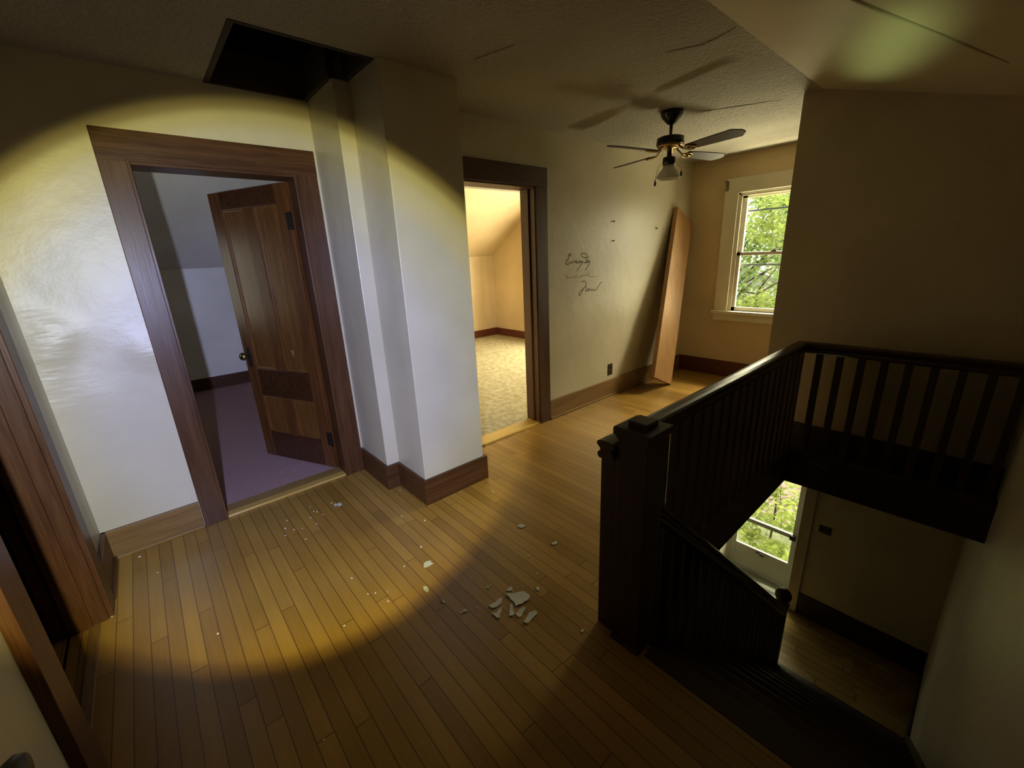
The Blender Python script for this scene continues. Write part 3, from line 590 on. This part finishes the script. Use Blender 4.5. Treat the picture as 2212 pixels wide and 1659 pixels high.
# ------------------------------------------------------------------ small fixtures
bm = boxes((3.607, 3.682, yB - .006, yB, .237, .360), bev=.002)
o = thing('outlet', 'dark brown wall outlet above the hall baseboard near the leaning slab', 'outlet', (3.644, yB, .30))
obj('cover_plate', bm, M['darkplate'], o)
for z in (.275, .322): obj('socket', boxes((3.628, 3.660, yB - .009, yB - .005, z - .016, z + .016), bev=.003), M['black'], o)
o = thing('light_switch', 'dark double switch plate on the dim wall right of the storm door', 'switch', (5.0, .735, -1.46))
obj('cover_plate', boxes((4.993, 5.0, .678, .792, -1.505, -1.415), bev=.002), M['darkplate'], o)
for y in (.712, .758): obj('toggle', boxes((4.982, 4.994, y - .005, y + .005, -1.466, -1.448), bev=.001), M['black'], o)
bm = bmesh.new(); lathe(bm, [(0, 0), (.030, 0), (.030, .006), (.014, .010), (.014, .030), (.036, .040), (.043, .055), (.036, .070), (0, .076)], 24, Matrix.Translation((XL, 1.07, .585)) @ Matrix.Rotation(math.pi / 2, 4, 'Y'))
tag(obj('wall_knob', bm, M['knobdark'], at=(XL, 1.07, .585)), 'dark round knob low on the left wall nearest the camera', 'knob')
for i, (x, z, lab) in enumerate(((3.629, 1.789, 'small dark nail in the hall wall, higher of the pair above the handwriting'), (3.630, 1.610, 'small dark nail in the hall wall, lower of the pair above the handwriting'), (4.420, 1.732, 'small dark nail in the hall wall close to the top of the leaning slab'))):
    bm = bmesh.new(); lathe(bm, [(0, -.001), (.004, -.001), (.004, .012), (.009, .013), (.009, .016), (0, .017)], 10, Matrix.Translation((x, yB, z)) @ Matrix.Rotation(math.pi / 2, 4, 'X'))
    tag(obj('nail', bm, M['iron'], at=(x, yB, z)), lab, 'nail', 'nails in the hall wall')
CHIPS = {'big': [(0.973, 1.239), (0.984, 1.242), (1.002, 1.22), (1.017, 1.217), (1.048, 1.198), (1.047, 1.186), (1.032, 1.168), (1.051, 1.159), (1.035, 1.148), (1.023, 1.146), (1.01, 1.15), (0.991, 1.149), (0.978, 1.157), (0.962, 1.158), (0.972, 1.184), (0.971, 1.205), (0.976, 1.217)], 'top': [(0.995, 1.263), (1.01, 1.263), (1.024, 1.264), (1.025, 1.253), (1.011, 1.239), (0.996, 1.252)], 'left_long': [(0.875, 1.247), (0.902, 1.234), (0.915, 1.242), (0.939, 1.247), (0.95, 1.237), (0.935, 1.223), (0.917, 1.217), (0.897, 1.216), (0.878, 1.224)], 'left_low': [(0.86, 1.203), (0.877, 1.192), (0.896, 1.2), (0.914, 1.202), (0.904, 1.188), (0.881, 1.174), (0.87, 1.162), (0.861, 1.165)], 'mid': [(0.954, 1.188), (0.957, 1.175), (0.94, 1.15), (0.932, 1.133), (0.918, 1.131), (0.906, 1.141), (0.927, 1.162)], 'mid_right': [(0.933, 1.13), (0.951, 1.13), (0.962, 1.137), (0.985, 1.131), (0.986, 1.12), (0.965, 1.113), (0.94, 1.101), (0.931, 1.108)], 'right_long': [(0.927, 1.076), (0.939, 1.075), (0.961, 1.085), (0.981, 1.092), (1.007, 1.083), (1.01, 1.07), (1.003, 1.063), (0.983, 1.063), (0.952, 1.058), (0.937, 1.055)], 'east': [(1.104, 1.177), (1.117, 1.174), (1.114, 1.162), (1.101, 1.154), (1.096, 1.161)], 'pair_a': [(0.774, 1.308), (0.785, 1.306), (0.794, 1.292), (0.785, 1.289), (0.775, 1.298)], 'pair_b': [(0.764, 1.312), (0.769, 1.307), (0.771, 1.295), (0.764, 1.294), (0.761, 1.303)], 'nw1': [(0.936, 1.341), (0.948, 1.343), (0.948, 1.331), (0.941, 1.327), (0.935, 1.333)], 'nw2': [(0.955, 1.342), (0.963, 1.342), (0.963, 1.334), (0.957, 1.332), (0.953, 1.337)], 'lit': [(0.802, 1.696), (0.822, 1.7), (0.841, 1.69), (0.835, 1.673), (0.84, 1.663), (0.817, 1.665), (0.797, 1.666), (0.79, 1.674)], 'edge': [(0.719, 1.558), (0.733, 1.548), (0.732, 1.527), (0.721, 1.512), (0.713, 1.517), (0.712, 1.539)], 'edge_small': [(0.739, 1.43), (0.743, 1.421), (0.746, 1.405), (0.738, 1.399), (0.735, 1.412)], 'ne': [(1.36, 1.587), (1.387, 1.591), (1.397, 1.555), (1.368, 1.553), (1.357, 1.572)], 'ne2': [(1.388, 1.347), (1.404, 1.339), (1.422, 1.341), (1.414, 1.321), (1.388, 1.324), (1.386, 1.334)], 'dr1': [(0.677, 2.596), (0.697, 2.598), (0.701, 2.572), (0.686, 2.56), (0.674, 2.577)], 'dr2': [(0.659, 2.603), (0.672, 2.61), (0.676, 2.592), (0.665, 2.576), (0.658, 2.588)], 'post': [(1.077, 0.879), (1.087, 0.875), (1.084, 0.867), (1.071, 0.867), (1.07, 0.875)]}
CRUMBS = [(0.657, 2.638), (0.538, 2.69), (0.539, 2.623), (0.553, 2.603), (0.569, 2.541), (0.5, 2.561), (0.508, 2.469), (0.431, 2.483), (0.355, 2.558), (0.385, 2.639), (0.391, 2.505), (0.338, 2.48), (0.414, 2.359), (0.919, 2.167), (1.0, 2.026), (0.859, 1.825), (0.489, 1.861), (0.506, 1.704), (0.534, 1.685), (0.579, 1.65), (0.556, 1.594), (0.355, 1.601), (0.72, 1.752), (1.085, 2.19), (1.397, 2.164), (1.493, 1.979), (1.229, 1.358), (1.201, 1.266), (1.174, 1.239), (1.112, 1.225), (0.969, 1.269), (0.742, 1.247), (0.938, 1.003), (1.16, 0.919), (1.188, 0.861), (1.229, 0.893), (1.118, 0.892), (0.83, 1.274), (1.055, 2.454), (1.24, 2.344), (-0.312, 2.863), (-0.243, 2.627), (-0.065, 1.945), (0.134, 1.192), (-0.416, 2.406)]
STROKES = {'Everyday': [[(2.975, 1.508), (2.986, 1.487), (3.012, 1.5), (3.005, 1.507), (2.986, 1.484), (2.975, 1.471), (2.975, 1.457), (2.952, 1.451), (2.941, 1.432), (2.954, 1.414), (2.986, 1.421), (3.012, 1.436), (3.028, 1.42), (3.047, 1.444), (3.066, 1.427), (3.094, 1.436), (3.083, 1.446), (3.075, 1.43), (3.105, 1.42), (3.121, 1.438), (3.116, 1.421), (3.144, 1.441), (3.141, 1.423), (3.149, 1.423), (3.166, 1.436), (3.172, 1.422), (3.133, 1.389), (3.097, 1.352)], [(3.177, 1.429), (3.2, 1.418), (3.223, 1.427), (3.231, 1.448), (3.228, 1.465), (3.2, 1.466), (3.166, 1.48), (3.149, 1.499), (3.177, 1.505), (3.211, 1.501), (3.236, 1.49), (3.234, 1.476)], [(3.2, 1.466), (3.234, 1.467), (3.266, 1.472)], [(3.229, 1.43), (3.212, 1.421), (3.235, 1.418), (3.246, 1.437), (3.252, 1.419), (3.263, 1.447), (3.263, 1.426), (3.284, 1.428), (3.281, 1.418), (3.247, 1.384), (3.215, 1.351)]], 'faint': [[(2.93, 1.327), (2.953, 1.309), (2.975, 1.321), (2.958, 1.298), (2.969, 1.296), (3.001, 1.301), (3.045, 1.293), (3.089, 1.311), (3.1, 1.296), (3.15, 1.297), (3.167, 1.31), (3.179, 1.295), (3.202, 1.308), (3.231, 1.299), (3.248, 1.319), (3.265, 1.32), (3.257, 1.308), (3.295, 1.287), (3.355, 1.287), (3.404, 1.286), (3.428, 1.287)]], 'third': [[(3.162, 1.246), (3.191, 1.255), (3.22, 1.246), (3.232, 1.227), (3.22, 1.206), (3.192, 1.186), (3.146, 1.164), (3.123, 1.137), (3.135, 1.122), (3.157, 1.145), (3.197, 1.189), (3.22, 1.2), (3.235, 1.194), (3.221, 1.155), (3.271, 1.183), (3.256, 1.15), (3.28, 1.175), (3.298, 1.152), (3.316, 1.173), (3.334, 1.151), (3.352, 1.168), (3.371, 1.149), (3.395, 1.166), (3.419, 1.191), (3.449, 1.216), (3.474, 1.228)]]}

for key, nm, lab, mm, rr in (('Everyday', 'handwriting', 'cursive word Everyday written in brown on the hall wall', 'ink', .0040), ('faint', 'handwriting', 'faded illegible line of writing below the word Everyday', 'inkfaint', .0036), ('third', 'handwriting', 'lowest word on the hall wall, starting with a large looped capital', 'ink', .0040)):
    bm = bmesh.new()
    for s in STROKES[key]: tube(bm, smooth_path([(x, yB - .0008, z) for x, z in s]), rr, 6)
    for v in bm.verts: v.co.y = yB - .0004 + (v.co.y - yB) * .25
    tag(obj(nm, bm, M[mm], at=(STROKES[key][0][0][0], yB, STROKES[key][0][0][1])), lab, 'writing', 'writing on the hall wall')
# ------------------------------------------------------------------ plaster flakes on the floor
LAB = {
 'big': 'largest pale plaster flake in the cluster on the landing floor', 'top': 'small plaster flake just behind the largest flake', 'left_long': 'long plaster flake left of the largest flake',
 'left_low': 'crooked plaster flake at the front left of the cluster', 'mid': 'narrow plaster flake in front of the largest flake, left of a squarer one', 'mid_right': 'squarish plaster flake in front of the largest flake',
 'right_long': 'long plaster flake at the front right of the cluster', 'east': 'small lone plaster bit right of the flake cluster', 'pair_a': 'elongated plaster bit of the touching pair left of the flake cluster', 'pair_b': 'smaller rounded plaster bit of the touching pair left of the flake cluster',
 'nw1': 'larger of two plaster bits behind the long left flake', 'nw2': 'smaller of two plaster bits behind the long left flake', 'lit': 'bright plaster flake at the edge of the flashlight beam on the floor', 'edge': 'plaster flake lying in the soft shadow edge of the flashlight beam',
 'edge_small': 'thin plaster sliver between the beam edge and the flake cluster', 'ne': 'flat plaster flake on the floor in front of the bright room doorway', 'ne2': 'curled plaster flake on the floor toward the stair railing', 'dr1': 'white plaster bit on the floor before the purple carpet doorway, larger of two touching',
 'dr2': 'white plaster bit before the purple carpet doorway, smaller of two touching', 'post': 'plaster bit on the floor beside the foot of the newel post'}
for k, pts in CHIPS.items():
    cx = sum(p[0] for p in pts) / len(pts); cy = sum(p[1] for p in pts) / len(pts)
    t = bmesh.new(); prism(t, pts, .0, .004)
    bmesh.ops.triangulate(t, faces=[f for f in t.faces if len(f.verts) > 4]); bmesh.ops.subdivide_edges(t, edges=list(t.edges), cuts=1)
    for v in t.verts:
        d = math.hypot(v.co.x - cx, v.co.y - cy); v.co.z += 1.2 * d * d + random.uniform(0, .0012)
    tag(obj('plaster_flake', t, M['chip'], at=(cx, cy, 0)), LAB[k], 'plaster flake', 'fallen plaster flakes on the landing floor')
for i, (x, y) in enumerate(CRUMBS):
    t = bmesh.new(); r = random.uniform(.003, .0055) * (1.25 if i % 5 == 0 else 1); bmesh.ops.create_icosphere(t, subdivisions=1, radius=r)
    for v in t.verts: v.co *= random.uniform(.7, 1.25); v.co.z = max(v.co.z * .6 + r * .5, 0)
    bmesh.ops.translate(t, verts=t.verts, vec=(x, y, 0))
    tag(obj('plaster_crumb', t, M['crumb'], at=(x, y, 0)), 'tiny pale plaster crumb scattered on the oak floor', 'plaster crumb', 'plaster crumbs on the floor')
for x, y, rm, z in ((2.26, 2.86, 'bright', .012), (2.33, 2.93, 'bright', .012), (.52, 3.33, 'purple', .012), (.60, 3.30, 'purple', .012), (.44, 3.26, 'purple', .012), (.69, 3.36, 'purple', .012)):
    t = bmesh.new(); bmesh.ops.create_icosphere(t, subdivisions=1, radius=.008 if rm == 'bright' else .004)
    for v in t.verts: v.co *= random.uniform(.7, 1.2); v.co.z = max(v.co.z * .6 + .004, 0)
    bmesh.ops.translate(t, verts=t.verts, vec=(x, y, z))
    tag(obj('plaster_crumb', t, M['crumb'], at=(x, y, z)), 'pale crumb on the beige carpet just inside the bright room' if rm == 'bright' else 'tiny pale crumb on the purple carpet near its threshold', 'plaster crumb', 'plaster crumbs on the ' + rm + ' carpet')

# ------------------------------------------------------------------ outdoors
GZ = -3.0
struct('ground_1', boxes((5.31, 45, -25, 30, GZ - .2, GZ)), M['grass'], 'green lawn outside the house', 'ground')
struct('ground_2', boxes((7.2, 13.0, -3, 2.6, GZ - .05, GZ + .012)), M['gravel'], 'pale gravel strip outside the storm door', 'ground')
struct('ground_3', boxes((10.2, 14.5, -12, 16, GZ - .05, GZ + .022)), M['asphalt'], 'grey road beyond the lawn', 'ground')
def leafmesh(bm, centers, size, n, spread, seed):
    rnd = random.Random(seed)
    for c, R in centers:
        for _ in range(int(n)):
            while True:
                q = Vector((rnd.uniform(-1, 1), rnd.uniform(-1, 1), rnd.uniform(-1, 1)))
                if 0.3 < q.length < 1: break
            p = Vector(c) + Vector((q.x * R[0], q.y * R[1], q.z * R[2])); s = size * rnd.uniform(.6, 1.3)
            e = Matrix.Rotation(rnd.uniform(0, 6.28), 3, 'Z') @ Matrix.Rotation(rnd.uniform(-.9, .9) + spread, 3, 'X') @ Matrix.Rotation(rnd.uniform(-.5, .5), 3, 'Y')
            vs = [bm.verts.new(p + e @ Vector(v) * s) for v in ((0, -1, 0), (.42, -.25, .10), (.5, .25, .08), (0, 1, -.12), (-.5, .25, .08), (-.42, -.25, .10))]
            bm.faces.new((vs[0], vs[1], vs[2], vs[3])); bm.faces.new((vs[0], vs[3], vs[4], vs[5]))
def tree(name, label, x, y, h, trunk_r, centers, n, size, leafm, seed):
    t = thing(name, label, 'tree', (x, y, GZ))
    bm = bmesh.new(); top = Vector((x, y, GZ + h))
    tube(bm, [(x, y, GZ - .05), (x + .05, y, GZ + h * .35), (x, y + .05, GZ + h * .7), top], trunk_r, 10, [trunk_r, trunk_r * .8, trunk_r * .5, trunk_r * .15])
    obj('trunk', bm, M['bark'], t)
    for i, (c, R) in enumerate(centers):
        b = bmesh.new(); p0 = Vector((x, y, GZ + h * (.3 + .5 * ((i * 37) % 10) / 10))); c = Vector(c)
        tube(b, [p0, (p0 + c) / 2 + Vector((0, 0, .1)), c], trunk_r * .3, 6, [trunk_r * .26, trunk_r * .16, trunk_r * .05]); obj('branch', b, M['bark'], t)
    bm = bmesh.new(); leafmesh(bm, centers, size, n, 0, seed); f = obj('foliage', bm, M[leafm], t); f['kind'] = 'stuff'
    return t
rn = random.Random(3)
cs = [((12.3 + rn.uniform(-.9, .9), 4.3 + rn.uniform(-2.4, 2.6), rn.uniform(-.3, 3.0)), (.75, .8, .6)) for _ in range(34)]
tree('tree', 'broad leafy green tree outside the hall window', 12.9, 5.4, 5.2, .14, cs, 520, .075, 'leaf', 1)
cs = [((10.2 + rn.uniform(-.4, .4), 3.25 + rn.uniform(-.6, .7), rn.uniform(.1, 2.5)), (.45, .42, .35)) for _ in range(9)]
tree('tree', 'slender lime-green tree in front of the broad tree outside the hall window', 10.6, 2.7, 5.2, .04, cs, 170, .06, 'leaf2', 2)
# house across the road
h = thing('house', 'pale house with a grey roof glimpsed low through the hall window', 'house', (24, 9.5, GZ))
obj('wall', boxes((22, 30, 6.2, 14, GZ, -.2)), M['siding'], h)
bm = bmesh.new(); prism(bm, [(5.8, -.25), (14.4, -.25), (10.1, 1.3)], 21.6, 30.4, sw); obj('roof', bm, M['roofing'], h)
obj('window', boxes((21.96, 22.02, 7.2, 8.2, -2.0, -.8), (21.96, 22.02, 9.4, 10.4, -2.0, -.8)), M['asphalt'], h)
# sapling outside the storm door
cs = [((6.55, 1.62, -1.55), (.25, .3, .22)), ((6.6, 1.45, -1.9), (.22, .3, .22)), ((6.5, 1.78, -2.05), (.2, .25, .2)), ((6.55, 1.3, -2.25), (.25, .3, .2)), ((6.5, 1.62, -2.45), (.25, .35, .2)), ((6.6, 1.95, -1.75), (.2, .2, .2)), ((6.5, 1.2, -2.55), (.2, .25, .15)), ((6.35, 1.5, -2.2), (.3, .4, .25)), ((6.3, 1.8, -2.4), (.25, .3, .2)), ((6.35, 1.25, -2.05), (.25, .25, .25)), ((6.2, 1.6, -2.78), (.22, .3, .12)), ((6.15, 1.35, -2.74), (.2, .25, .12)), ((6.2, 1.82, -2.66), (.2, .2, .14))]
tree('sapling', 'leafy light green sapling just outside the storm door', 6.6, 1.62, 1.75, .022, cs, 110, .045, 'leaf2', 5)
